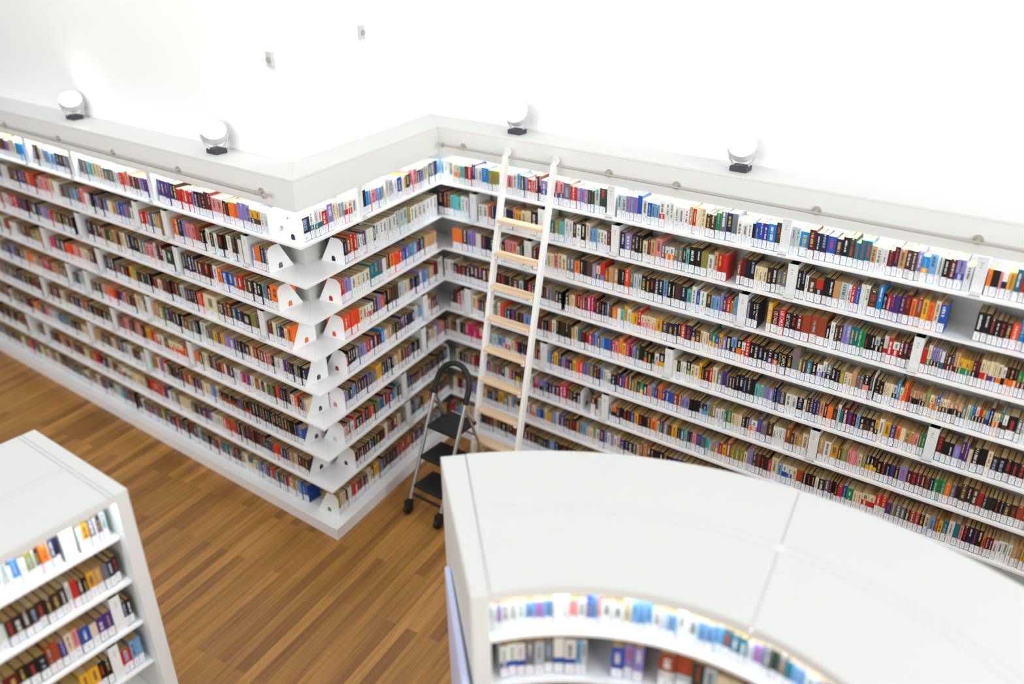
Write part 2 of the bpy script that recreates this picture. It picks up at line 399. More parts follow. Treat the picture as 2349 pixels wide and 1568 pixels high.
cc.add(MB().strip([cpt(0, 0), cpt(TE, 0)], [cpt(0, 1), cpt(TE, 1)], 0, CTOP), 'end_panel', M_SHELF2, bevel=0.004)
for t0, t1 in ((TE + .0010, .4813), (.4821, .999)):
    for s0, s1 in ((0, .4995), (.501, .5535), (.555, 1.0)):
        cc.add(cpanel(MB(), t0, t1, s0, s1, CTOP - .03, CTOP), 'top_panel', M_SHELF2)
a, b = cpt(.4817, .497), cpt(.4817, .558)
cc.add(MB().cyl((*cpt(.4817, .5275), CTOP - .02), (*cpt(.4817, .5275), CTOP + .0012), .03, n=20), 'joint_cap', M_FASCIA)
cc.add(cpanel(MB(), TE + .001, .999, .03, .97, CTOP - .05, CTOP - .0305), 'carcass_top', M_GAP)
cc.add(cpanel(MB(), TE + .001, .999, .30, .312, .113, CTOP - .051), 'back_panel', M_BACK)
cc.add(cpanel(MB(), TE + .001, .999, .975, .985, .113, CTOP - .051), 'outer_panel', M_SHELF2)
cc.add(cpanel(MB(), TE + .001, .999, -.03, 1.02, 0, .113), 'plinth', M_SHELF2)
for k in range(1, 6):
    zt = 1.65 - .3 * (k - 1)
    cc.add(cpanel(MB(), TE + .001, .999, .018, .30, zt - .022, zt), 'shelf', M_SHELF)
cc.add(cpanel(MB(), TE + .001, .999, .0005, .01, CTOP - .05, CTOP - .0302), 'front_lip', M_SHELF2)
cc.add(cpanel(MB(), TE + .01, .999, .013, .026, CTOP - .046, CTOP - .038), 'light_strip', M_LED)
# sign board on the end panel
ea, eb = Vector(cpt(0, 1)), Vector(cpt(0, 0)); ed = (eb - ea).normalized(); en = Vector((ed.y, -ed.x))
if en.dot(Vector((-1, -1))) < 0: en = -en
def ept(d, o): p = ea + ed * d + en * o; return (p.x, p.y)
sg = Rel('sign_board', (*ept(.35, .05), .2)); tag(sg.e, 'pale blue upright sign board on the end of the curved bookcase', 'sign')
q0, q1, q2, q3 = ept(.256, .004), ept(1.06, .016), ept(1.06, .052), ept(.256, .034)
sg.add(MB().prism([q0, q1, q2, q3], .3, 1.40), 'panel', M_SIGN, bevel=0.004)
for d in (.4, .95):
    sg.add(MB().cyl((*ept(d, .0005), .9), (*ept(d, .02), .9), .012), 'stand_off', M_CHROME)
ROWS = {
'L1': '192 X 344 E 368 w*2 451 y/n*2 565 V(b)*3 712 o*2 821 k 900 p(V)*2 1035 R 1116 b(V)*4 1284 r(R)*4 1485 g(k)*2 1585 v(P)*3 1754 D 1889 V(v) 1971 V 2015 n*3 2156 p 2209 r(o)*2 2301 w 2381 s(b)*2 2544 W*3 2725 T 2811 s(t)*2 2955 D 3118 s 3216 k(b)*2 3369 c(w) 3455 c 3534 w 3630 n 3743 D 3975 C 4102 W 4215 b(V)*2 4337 m*4 4773',
'L2': '418 s(b)*2 518 o 579 V 620 D 734 w 776 g 861 w 915 k(g)*2 1035 w 1085 k 1129 w 1174 k 1259 O 1328 N(p) 1433 V(b)*2 1551 o 1624 D 1808 N 1889 s 1984 r 2100 D 2185 w 2245 V(s)*2 2346 B 2461 N(W)*2 2600 B 2692 n(V) 2799 k 2886 w 2981 R(p)*2 3108 s(c)*3 3338 R 3416 w 3519 W(p)*3 3786 n 3886 o(r)*2 4073 v(b)*2 4211 k(n)*2 4406 w 4541 s 4587 m*4 4962',
'L3': '367 o*1 463 k(s)*2 534 T 575 k(n)*4 797 r 867 s 922 B*2 1060 o 1117 w 1173 k(R)*2 1289 R*3 1418 b(K)*4 1586 D 1721 g(k)*1 1821 w 1866 R 1949 w 1994 p(R)*2 2125 s 2224 k(b)*3 2428 W 2511 n 2582 N 2638 g*2 2782 N 2818 K(n)*3 3078 D 3324 K(k)*5 3668 r 3775 b(V)*3 4003 k(b)*4 4379 r(R)*2 4561 p(w)*2 4719 O 4766 m*4 5151',
'L4': '276 o*1 331 W 367 b 418 t 464 W 506 n 563 D 674 n 707 l 777 b(k)*2 970 t 1015 R 1083 K(n)*3 1210 W*1 1375 r(q)*3 1483 k 1556 n 1649 S(n)*3 1806 k 1902 n 1987 W 2052 R 2119 k 2199 k(g)*3 2370 y(l) 2474 k 2580 n(s)*2 2746 k*3 2908 D 3051 R 3173 W(p)*4 3448 q*2 3610 b(k)*2 3776 P 3902 D 4082 N 4161 l 4294 k(n)*3 4548 w 4715 O 4867 w 4944 m*4 5340',
'L5': '187 b(t) 237 k(s)*3 329 k(R)*2 390 v(B)*2 442 w*2 516 k(w)*3 591 p 644 O(n)*3 764 R 808 N 864 k 931 K*3 1057 V(w)*2 1191 n(y)*2 1279 l(y)*2 1369 s(k)*2 1448 w 1510 k 1584 c(s)*2 1697 R 1761 k(b)*4 1982 g(l)*2 2136 N 2224 D 2320 R 2362 w 2411 W*2 2517 K(s)*2 2646 p 2697 b(v)*2 2823 r 2867 o*2 2973 p 3033 n(l)*3 3251 D 3393 S 3466 b 3588 D 3721 k(n)*2 3881 N 4010 r(R)*4 4256 o(N)*3 4474 N 4594 R(k)*2 4782 V 4907 V(b) 5024 s 5123 m*4 5529',
'L6': '220 W 245 V 271 k(n)*2 334 q 370 w 407 b(K)*6 557 q 600 k 627 G 666 n 704 W 737 k 777 w 805 O 861 w 918 v(P)*4 1051 w*3 1145 b 1204 R 1240 w 1270 O 1324 k 1379 k(s)*2 1484 W*2 1578 k 1622 o 1686 D 1789 r 1855 W/q*4 2081 n 2149 w 2190 W/r*2 2273 r 2364 y 2449 k(b) 2521 p 2593 R 2674 k 2733 p 2815 R 2913 D 3027 k(n)*5 3463 O 3561 b(R)*4 3898 W 3985 n 4090 R 4232 D 4395 n(K)*2 4617 k(b)*3 4904 k(n)*3 5150 s 5301 m*4 5718',
'L7': '315 B*1 400 k(n)*9 730 k(K)*8 988 k/r*3 1077 b(v)*3 1166 k/O*6 1424 W 1455 c 1537 W*4 1684 R(v)*4 1828 N 1861 n(O)*4 2016 k*2 2111 k*3 2201 w 2236 r 2278 V 2321 w 2349 o 2406 G 2435 D 2572 w 2631 n(K)*3 2780 S(w)*2 2924 k(s)*3 3048 W(N)*2 3142 b(k)*3 3350 N 3447 D 3588 W 3697 k(t)*5 4042 t 4176 S 4357 n(p)*3 4589 o 4683 k(R)*3 4925 n 5053 l 5173 w 5274 R(n)*3 5480 m*4 5907',
'L8': '305 k(n)*3 440 N(W)*3 540 b(v)*3 663 q*2 748 b*3 852 k(n)*10 1241 q(O)*4 1441 w*4 1608 v(p)*2 1706 b(k)*4 1865 t 1919 W*5 2111 n 2160 S(w)*3 2280 v(b)*2 2351 r*6 2592 k(w)*2 2666 W*6 2932 w/n*3 3073 W/r 3128 W(n)*2 3264 W 3313 k*3 3510 r*2 3619 l(W)*2 3789 k(R)*4 4008 N 4096 R 4204 N 4277 k*3 4480 D 4612 k(R)*2 4765 X 4843 D 5040 R(n)*3 5241 k(n)*4 5531 n 5659 m*4 6095',
'L9': '185 X 374 B 446 c 485 N(W)*3 598 P 638 n*3 741 t 788 r 829 R(V)*4 978 c 1020 W 1068 t/W 1160 W*2 1241 n(k)*3 1348 R 1392 c(t)*3 1553 p 1605 R 1658 k*5 1859 S 1907 k 1975 R(V)*2 2065 b(k)*2 2150 k 2206 r 2278 k(b)*2 2364 k 2437 y(l) 2496 n 2548 k(s) 2623 R(k)*4 2805 w 2828 k*2 2906 X 2984 n(R)*2 3095 b 3159 T 3207 S(t)*3 3370 k/W 3453 B 3520 R 3604 W 3664 k(s)*3 3836 W/k 3924 k*6 4330 W(k)*3 4498 R(k)*2 4631 n(W)*3 4854 k*3 5042 r 5123 n 5204 W 5306 n(l)*3 5568 n(s)*4 5837 m*4 6284',
'T1': '72 b*1 165 w/t 289 r 348 V 412 W 488 c 550 W/r 634 w 698 D 763 k 807 C 880 p 930 c(V)*2 1017 W 1064 w 1111 S 1183 w 1225 B 1287 w 1324 y 1349 k 1400 p*2 1509 b(V)*2 1607 W*2 1695 b(s)*4 1818 c 1853',
'T2': '471 k 497 b 529 O 572 r*2 653 S 686 w 725 v 775 w*2 860 n 889 w*5 1176 S(w)*3 1333 l 1378 w*7 1791',
'T3': '391 r*2 455 b(V) 509 V 542 W(w)*4 778 t(g)*3 943 w 997 k 1058 o 1127 q(r)*2 1234 B*2 1331 c*2 1444 b(k)*2 1566 N(W)*3 1763',
'T4': '381 q*6 597 W*2 689 w/r 777 V(b)*2 891 q 939 k*2 1008 n*3 1134 S 1218 W 1297 b(k)*3 1446 V 1515 C 1606 N 1678 R 1751 w*2 1847',
'T5': '366 O 405 k*3 506 s 552 V(b)*2 645 r 693 v 741 R 795 k 844 C 888 w 925 N(w)*2 994 K(g)*4 1130 n(v)*3 1230 b(k)*3 1345 w 1393 c 1456 D 1563 W 1613 R(n)*3 1731 X 1836',
'T6': '296 p 324 c 358 k(n)*2 409 c*2 467 R*2 531 k 578 v*3 668 s*2 736 y(n)*3 823 k(b)*5 995 W(N)*2 1068 N 1107 O(n)*4 1236 k(w)*5 1389 D 1518 k 1548 W 1599 N 1651 w 1681 p(V)*2 1757 p 1810',
'T7': '243 w(p)*2 311 b 346 w 387 r 416 k(b)*2 499 O(k)*3 620 o(n)*3 707 G 751 B 796 R(n)*2 860 o 886 v 938 n 965 T 991 t 1018 R 1058 D 1160 b(k)*4 1251 k*3 1350 O 1379 n(k)*4 1481 k(n)*6 1646 k(b)*7 1840 E 1855',
'T8': '341 k(R)*6 504 k(b)*7 782 W 834 s 887 k 920 O 974 W 1022 s(V)*2 1091 D 1182 b*2 1232 t(s)*3 1318 k(g)*2 1392 l 1436 N 1466 o 1496 k 1526 n(k)*8 1839',
'T9': '73 W(l)*3 183 k 218 w 265 r*2 350 w(n)*2 448 v 491 W 535 n 586 y*2 664 s 716 n(K)*6 931 O(r)*6 1170 R 1235 b(v)*4 1383 N 1421 s(V)*5 1653 m*4 1814',
'R1': '-19 c 21 w*2 129 W/o 201 T*1 254 r(R)*2 321 v 368 w*2 438 C 508 l*3 622 w 703 p 761 w 805 c 840 g 875 V 910 p(r)*2 987 R*2 1038 V/B 1101 w*2 1164 p/v 1255 s 1320 r 1376 V*3 1480 g*2 1535 S 1581 g 1636 D 1742 S 1817 V*3 1913 B 1950 w 1997 B(c)*3 2094 w/r 2137 w*2 2210 w*3 2331 N 2358 r 2385 W*2 2459 n*2 2532 G 2571 s(b)*3 2694 w*3 2805 k 2823 B(v)*3 2913 C 2968 g 3004 D 3070 S*2 3133 C 3191 R 3235 s(b)*2 3312 B 3368 b 3410 k(g)*2 3488 t 3521 t(g)*2 3591 N 3623 n(w)*2 3695 R 3729 b 3760 N 3799 n(o)*2 3863 V 3894 C/y 3934 c 3977 w 4014 k 4051 R 4087 V/B 4136 w 4179 D 4259 o 4282 k 4324 p 4338 w/b 4366 y 4404 t 4438 r 4465 m*6 4658',
'R2': '-64 b 2 R 78 T*3 202 w*2 285 D 395 w*2 490 o 527 b*2 602 w 685 b 753 p 775 y 847 W*2 944 k 1005 D 1100 w 1135 t 1177 l 1219 T 1269 w*2 1352 n 1385 w 1426 k 1471 W 1507 c*2 1571 w*3 1665 R 1696 D 1782 b 1824 V 1877 n 1911 k*2 1974 W 2015 K 2044 N 2085 p 2132 s 2164 w/o 2239 s(b)*3 2334 T 2359 k*2 2455 l 2503 w 2550 N 2581 r*2 2654 X 2729 O 2755 k(R)*3 2858 W*3 2947 K*2 3015 n(s)*2 3086 D 3155 k*2 3212 w 3233 n 3286 r/b 3333 k*2 3403 N 3446 S 3494 w 3517 r 3545 B 3573 w*2 3628 n 3683 C^ 3715 k 3742 r 3764 v*3 3849 R 3886 o 3917 O 3953 y 3987 o(y) 4025 W 4055 B 4096 X 4263 k*2 4340 k*3 4425 K 4458 q 4497 C 4531 m*5 4711',
'R3': '-57 X 86 o*1 197 n 257 V*2 355 w 409 k(b)*3 562 w 633 k 670 p*3 795 W 827 g 863 D 962 R 1033 w 1112 W*2 1173 p 1216 W*2 1293 s*2 1369 o 1419 k*2 1493 n 1543 V 1579 W/n 1615 r/V 1652 O 1696 N*2 1775 k*2 1837 q 1876 s 1914 S*2 1983 k*2 2059 k(b)*3 2170 c 2207 k*2 2272 n 2315 b 2366 T 2408 w 2443 B 2471 w 2520 n 2562 c*2 2630 V 2654 v 2681 r 2714 l 2738 c 2765 D 2840 V 2857 k*3 2922 X 2986 y^ 3018 R 3072 r 3112 k*2 3196 R 3236 O*3 3398 k 3428 w 3457 n*2 3509 V*2 3561 t*2 3613 G*2 3658 k*3 3720 S/k 3753 k 3775 w/r 3803 r 3833 w/r 3874 R*2 3927 K 3949 D 4012 r 4044 W/G 4065 V/k*3 4124 w/t 4145 n/R*3 4201 N/R*2 4231 y/G*4 4309 R/k*2 4351 W/r*2 4399 W/v*2 4443 W/o 4472 w/k 4491 k/o*3 4555 G/R*2 4602 m*5 4762',
'R4': '-24 w*2 81 k(R)*4 274 R(K)*5 507 k 579 k(R)*4 746 n 816 S 862 k 904 r 945 k 1017 k(s)*2 1067 k(s)*6 1257 X 1291 k 1326 N 1352 W 1382 r 1411 k 1437 r(R)*3 1508 R(P)*3 1592 R 1620 k*3 1686 V 1714 g 1743 o 1791 w 1819 T 1847 y 1878 w 1910 y*2 1972 r 2003 W/p*5 2130 y 2186 n 2235 b 2287 b*2 2342 q 2379 b 2436 k/N 2465 n 2508 W*3 2575 t/y 2600 G/N 2628 B/N 2656 y/V 2680 V 2711 k 2749 c/b 2793 k/o 2833 w/r 2860 r 2894 k*3 2993 k 3025 k/v 3071 k/o 3106 K 3129 k*1 3167 k 3208 s^ 3255 l 3280 n 3311 t 3348 k 3385 w/V 3421 w/v 3449 s/k 3485 k*2 3544 l 3574 W*2 3624 N 3653 s(b)*2 3699 k/p 3739 n 3762 E 3779 k*2 3833 W*3 3889 w/k 3916 C 3936 W/o 3958 o 3979 r 3996 N/k*5 4093 l 4120 W/o 4146 N 4162 B/y 4180 W/n*3 4238 N/k*3 4315 s 4340 W 4358 T 4373 B/n 4391 W/k 4411 r/k 4429 y/n 4449 c/v 4466 b 4491 W/o*2 4528 t/k 4547 w/n 4572 k 4625 s 4653 w*2 4684 m*4 4836',
'R5': '22 b 65 n 107 r 153 w 200 D 287 W 338 o 364 b*2 424 y 464 w 538 l 578 w 607 q 646 k 685 b 718 v 766 k 814 K 861 c*1 945 s 1010 R 1056 k*3 1128 O 1164 w 1205 k(K)*5 1355 N 1386 W 1425 t 1455 R*2 1532 r 1562 B 1591 c 1617 R 1642 c 1679 B*2 1750 r 1783 p 1815 o 1852 y 1884 P 1916 R 1944 V 1972 t 2008 k 2047 k/r 2079 k 2117 k/G 2145 w/p 2183 k/y 2233 D 2305 w 2339 k 2369 w*2 2417 k/l 2454 W*2 2523 y 2545 k 2567 R 2610 r 2635 W 2671 s 2713 v 2745 n(k)*3 2818 b(k)*5 2971 T*2 3038 V*2 3115 k 3134 B 3157 n 3206 w*2 3289 k 3337 w 3356 K 3381 b(v)*3 3450 N 3481 R 3505 o 3542 g 3572 w 3593 t 3615 R 3645 v 3674 k 3704 c 3728 k/n*3 3830 y/k 3853 w 3887 y 3930 v 3964 o 3995 N(W)*3 4084 p 4112 t(G)*2 4152 D 4225 R 4260 k*2 4326 V 4366 v(b)*2 4413 W 4438 k(b)*2 4520 W 4550 k(K)*5 4741 m*4 4886',
'R6': '-49 k -16 N 16 K*2 91 w 123 K(R)*2 197 P*3 291 P(r)*2 363 W/r*2 425 w 476 S*2 566 c 626 V/p 665 w/r 714 W 763 P 797 k(b)*4 926 w 983 R*2 1049 D 1118 c 1150 R 1187 y 1233 k 1269 V 1305 v 1345 k 1381 y 1416 q*2 1478 B 1513 s(k)*2 1586 k*2 1651 c 1680 w*2 1735 w/t 1761 s(b) 1807 b 1840 k 1865 B 1889 r 1922 n 1955 l(s)*2 2004 k 2032 G/y 2064 k 2100 p 2132 c 2163 v 2195 o 2226 v 2257 B*2 2334 r(O)*2 2403 V*2 2471 k*3 2556 b/c*2 2619 c 2637 l(k)*2 2692 w 2764 t 2782 G 2821 W*3 2905 k*2 2961 V/o 2982 w/p 3026 B 3060 s 3101 n 3152 w*4 3245 O 3284 O(n) 3310 N*2 3369 W 3414 D 3490 N 3528 w 3575 y(W) 3627 n 3652 l 3695 p(W)*4 3794 l 3824 k/y*3 3898 k(v)*5 4043 V 4094 R*2 4156 R(n)*3 4240 b 4267 G*3 4335 o 4370 s(K)*2 4429 n(K)*3 4535 r 4566 R(K)*3 4638 k*2 4689 K*2 4764 O(p)*2 4826 m*3 4935',
'R7': '65 W 98 k(b)*3 205 s 248 O 301 R*2 364 w 431 B 478 N 513 t 549 r 575 g 610 K 650 w 700 r 735 k 770 n/y 819 k/R*2 887 w 960 R 979 p/P 1017 V/k*2 1074 V/B 1107 k*2 1164 v 1215 R 1252 P*2 1321 R 1357 n 1389 k 1430 b 1474 E 1510 X 1576 R/w 1620 k 1651 w 1677 D 1759 c 1780 o/k 1827 k(n)*4 1961 v 2002 y 2039 k*2 2117 n 2153 o 2206 W 2233 b 2265 s 2313 n 2344 y(l) 2391 k 2422 t 2453 T 2480 b*2 2525 p 2556 B 2597 t 2638 T*2 2694 N 2716 c/N 2750 r 2783 y 2815 O 2851 k(l)*3 2959 W 2984 V*2 3029 K(n)*4 3151 P 3178 y(W) 3226 c 3260 w/B 3337 W 3370 O 3419 k(l)*3 3511 w 3536 K 3581 s 3613 k(b)*3 3676 r 3708 B 3739 G 3785 W*2 3846 W/r*2 3937 r/w*2 4012 v 4047 s(K)*4 4172 O 4206 k(r)*2 4266 W 4300 c 4333 O 4356 y 4383 t 4416 w 4452 t 4487 p 4509 k(b)*4 4627 o 4648 R*2 4692 w*4 4808 y(N)*3 4884 m*3 4984',
'R8': '16 W(l)*1 72 R*2 138 W 181 w 236 V*4 343 k 385 N 438 k 490 s 532 k 568 y 630 s 681 W 717 c 757 k/W*2 837 w 926 r 956 W/o 995 c(B)*2 1091 W 1120 o(y) 1173 c 1220 w 1244 n 1267 B 1300 K(R)*3 1393 k 1429 O 1475 c*2 1543 W*2 1610 G 1632 w 1677 v 1721 V(w)*4 1851 N 1881 v(k)*2 1958 g(k)*2 2042 W 2068 N(O)*3 2167 k(K)*3 2289 v(k)*5 2488 m*14 3155',
'R9': '-28 r 12 b 57 c 113 W*3 332 R(K)*4 493 N 546 k 651 K(R)*5 856 K(R)*3 981 k(g)*5 1153 c 1201 k(K)*8 1576 m*16 2435',
'F1': '6 S 37 b 59 w 73 s 102 y(W) 139 w 167 D 261 b*2 305 w 312 o 353 k 377 w 386 l 424 w 454 C 491 w 508 S*1 537 w*2 613',
'F2': '5 k(b)*2 68 s 98 y(N)*2 181 k*2 233 r 269 w 292 K*8 598 w*2 697',
'F3': '0 k*2 55 D 115 v*2 201 W 240 B 299 W(p)*2 373 v 408 O*2 473 k*3 622 R(n)*3 781',
'F4': '7 c*2 73 r 134 D 192 k*2 259 y 364 k(l)*2 509 k(R)*4 714',
'C1': '78 S 94 w*2 131 V 151 w*3 261 V(c)*3 390 w*2 460 p 499 w 539 c(B)*2 588 p 604 w*2 706 W 741 c*3 834 w 873 S 902 c 941 p(w) 989 w 1038 c(t)*6 1256 w 1281 V 1326 g(s)*3 1427 t(c)*3 1514 w 1563 B*2 1622 c*2 1690 V*2 1799',
'C2': '96 X 142 w/B 260 S(s)*3 394 w/B 497 S(c)*2 548 X 664 c(B) 721 V(s)*2 812 X 883 O/S*2 1035 g(S)*2 1146 W/n*2 1268 b*2 1389',
'C3': '98 N*2 249 b 334 r 504 W*2 673 k*2 883',
}
# ------------------------------------------------------------------ books, divider boxes and bookends
PAL = {
 'k': (30, 28, 30), 'K': (56, 46, 42), 'b': (38, 46, 82), 'B': (44, 96, 182), 'C': (24, 150, 208), 'c': (128, 172, 208),
 't': (40, 124, 140), 'T': (116, 192, 192), 'g': (46, 76, 62), 'G': (46, 152, 98), 'y': (228, 182, 52), 'l': (152, 150, 74),
 'o': (236, 134, 50), 'O': (168, 84, 46), 'q': (238, 92, 36), 'r': (200, 50, 46), 'R': (112, 34, 38), 'p': (226, 156, 154),
 'P': (208, 48, 118), 'v': (84, 62, 140), 'V': (152, 146, 196), 'w': (226, 227, 224), 'W': (226, 214, 186), 'n': (94, 66, 54),
 'N': (200, 164, 120), 's': (122, 126, 134), 'S': (194, 205, 206)}
CNAME = {
 'k': 'black', 'K': 'brown-black', 'b': 'navy', 'B': 'blue', 'C': 'bright blue', 'c': 'pale blue', 't': 'teal', 'T': 'turquoise',
 'g': 'dark green', 'G': 'green', 'y': 'yellow', 'l': 'olive', 'o': 'orange', 'O': 'rust brown', 'q': 'bright orange', 'r': 'red', 'R': 'dark red',
 'p': 'pink', 'P': 'magenta', 'v': 'purple', 'V': 'lavender', 'w': 'white', 'W': 'cream', 'n': 'brown', 'N': 'tan', 's': 'grey', 'S': 'pale grey'}
PAGE = lin((178, 148, 98)); PAGE2 = lin((196, 172, 128)); LABELC = lin((228, 230, 234)); INK = lin((70, 72, 80))
WHITE = lin((226, 229, 229)); INSIDE_SHADE = lin((70, 74, 74))
ORD = ['', 'first', 'second', 'third', 'fourth', 'fifth', 'sixth', 'seventh', 'eighth', 'ninth']
def ink(c): return tuple(v * (.55 + .45 * v) for v in lin(c)[:3]) + (1,)
def nth(n): return f"{n}{'th' if 10 <= n % 100 <= 20 else {1: 'st', 2: 'nd', 3: 'rd'}.get(n % 10, 'th')}"
def jit(c, a=0.10):
    f = 1 + random.uniform(-a, a)
    return tuple(max(0.003, v * f * (1 + random.uniform(-a, a) * .6)) for v in c[:3]) + (1,)
SETB = 0.03
def frame(run, u, k):
    """spine point at u metres along the run on shelf k: (point, along, back)"""
    if run == 'R': return Vector((I.x + u, I.y + SETB, shelf_top(k))), Vector((1, 0, 0)), Vector((0, 1, 0))
    if run == 'L': return Vector((O.x - u, O.y + SETB, shelf_top(k))), Vector((-1, 0, 0)), Vector((0, 1, 0))
    if run == 'T':
        p = O + N_RET * SETB + D_RET * u
        return Vector((p.x, p.y, shelf_top(k))), Vector((D_RET.x, D_RET.y, 0)), Vector((N_RET.x, N_RET.y, 0))
    z = 1.65 - .3 * (k - 1)
    if run == 'F': return Vector((-3.83, 1.545 - u, z)), Vector((0, -1, 0)), Vector((-1, 0, 0))
    a = FA0 - u / (RF + .05); rad = Vector((math.cos(a), math.sin(a), 0))
    return Vector((CF.x, CF.y, z)) + rad * (RF + .05), Vector((math.sin(a), -math.cos(a), 0)), rad
def top_k(run, k): return 9 if run in 'LTR' else 6
def project(p):
    d = p - CAM; z = d.dot(C_FW)
    if z < .1: return None
    return (W_PX / 2 + F_PX * d.dot(C_RT) / z, H_PX / 2 - F_PX * d.dot(C_UP) / z)
CPOLY = cline(0) + cline(1)[::-1]
def in_poly(x, y, P):
    r = False; j = len(P) - 1
    for i in range(len(P)):
        if (P[i][1] > y) != (P[j][1] > y) and x < (P[j][0] - P[i][0]) * (y - P[i][1]) / (P[j][1] - P[i][1]) + P[i][0]: r = not r
        j = i
    return r
def hidden(p):
    if p.z >= CTOP: return False
    t = (CTOP - CAM.z) / (p.z - CAM.z); q = CAM + (p - CAM) * t
    return in_poly(q.x, q.y, CPOLY) and (p - CAM).length > (q - CAM).length + .4
items = []      # every book: dict
plates, dividers = [], []
for key, txt in ROWS.items():
    run, k = key[0], int(key[1:]); tok = txt.split(); u = int(tok[0]) / 1000; seq = []
    for i in range(1, len(tok), 2):
        u1 = int(tok[i + 1]) / 1000; c = tok[i]; n = None; tall = '^' in c; c = c.replace('^', '')
        if '*' in c: c, n = c.split('*'); n = int(n)
        if c == 'X': pass
        elif c == 'D': seq.append(('D', u, u1)); dividers.append((run, k, u, u1))
        elif c == 'E': seq.append(('E', u, u1)); plates.append((run, k, u + .004, 'A'))
        else:
            if n is None: n = max(1, round((u1 - u) / .047))
            if c == 'm': kinds = None
            h0 = (random.uniform(.158, .170) if random.random() < .66 else random.uniform(.176, .2)) if k >= 4 or run in 'FC' else (random.uniform(.166, .184) if random.random() < .5 else random.uniform(.186, .208))
            if run == 'C' and k == 2: h0 = random.uniform(.19, .22)
            if tall: h0 = .225
            d0 = random.uniform(.115, .135) if h0 < .19 else random.uniform(.135, .16)
            for j in range(n):
                ww = (u1 - u) / n; a, b2 = (c, None)
                if c == 'm': a = random.choice('kkKKbnRrvsWwNcGtoyRk')
                elif '/' in c: a, b2 = c.split('/')[0][0], c.split('/')[1][0]
                elif '(' in c: a = c[0] if random.random() < .6 else c[2]
                seq.append(('B', u + ww * j, u + ww * (j + 1)))
                items.append(dict(run=run, k=k, u=u + ww * j, w=ww, h=h0 + (random.uniform(-.004, .004) if random.random() < .5 else 0), d=d0 + random.uniform(-.004, .004),
                                  a=a, b=b2, sb=random.choice((0, 0, .001, .002, .004, .007, .011)), row=key, cnt=None))
        u = u1
    # ordinals after the last landmark in this row
    nb = [it for it in items if it['row'] == key]; bi = 0; cnt = 0; lm = None; nD = 0
    for s in seq:
        if s[0] == 'B': cnt += 1; nb[bi]['cnt'] = cnt; nb[bi]['lm'] = lm; bi += 1
        elif s[0] == 'D': nD += 1; lm = (ORD[nD] + ' divider box'); cnt = 0
        else: lm = 'upright bookend'; cnt = 0
for it in items:
    p, ax, nb_ = frame(it['run'], it['u'] + it['w'] / 2, it['k'])
    z = Vector((0, 0, 1)); hits = 0
    pts = [p + ax * it['w'] * (fx - .5) + z * it['h'] * fz for fx in (.05, .5, .95) for fz in (.1, .5, .95)]
    for q in pts:
        s = project(q)
        if s and 0 <= s[0] <= W_PX and 0 <= s[1] <= H_PX and not hidden(q): hits += 1
    c = [project(p + ax * it['w'] * (fx - .5) + z * it['h'] * fz) for fx, fz in ((0, 0), (1, 0), (1, 1), (0, 1))]
    it['area'] = 0 if None in c else abs(sum(c[i][0] * c[(i + 1) % 4][1] - c[(i + 1) % 4][0] * c[i][1] for i in range(4))) / 2 * hits / 9
    it['text'] = None
LETTERS = [('R3', 2905, 'LEE CHILD', (236, 230, 224)), ('R3', 2950, 'LEE CHILD', (240, 226, 214)), ('R3', 2985, 'LEE CHILD', (226, 230, 228)), ('R3', 3023, 'LEE CHILD', (236, 238, 236)), ('R3', 3070, 'LEE CHILD', (238, 232, 228)),
           ('R4', 3320, 'DARK EDEN', (238, 238, 236)), ('R4', 3105, 'CAPO', (226, 222, 236)), ('R4', 3145, 'CAPO', (238, 228, 160)),
           ('R5', 2318, 'GEMINI', (214, 206, 180)), ('R5', 2070, 'JUST ONE', (120, 214, 130))]
for row, um, txt, col in LETTERS:
    cand = [i for i in items if i['row'] == row and not i['text']]
    if cand:
        b = min(cand, key=lambda i: abs((i['u'] + i['w'] / 2) * 1000 - um)); b['text'] = (txt, col)
vis = sorted(items, key=lambda i: (i['text'] is None, -i['area']))
for i, it in enumerate(vis): it['own'] = i < 300
TITLES = [lin((226, 220, 208)), lin((214, 176, 90)), lin((190, 60, 54)), lin((150, 170, 200)), lin((232, 232, 230))]
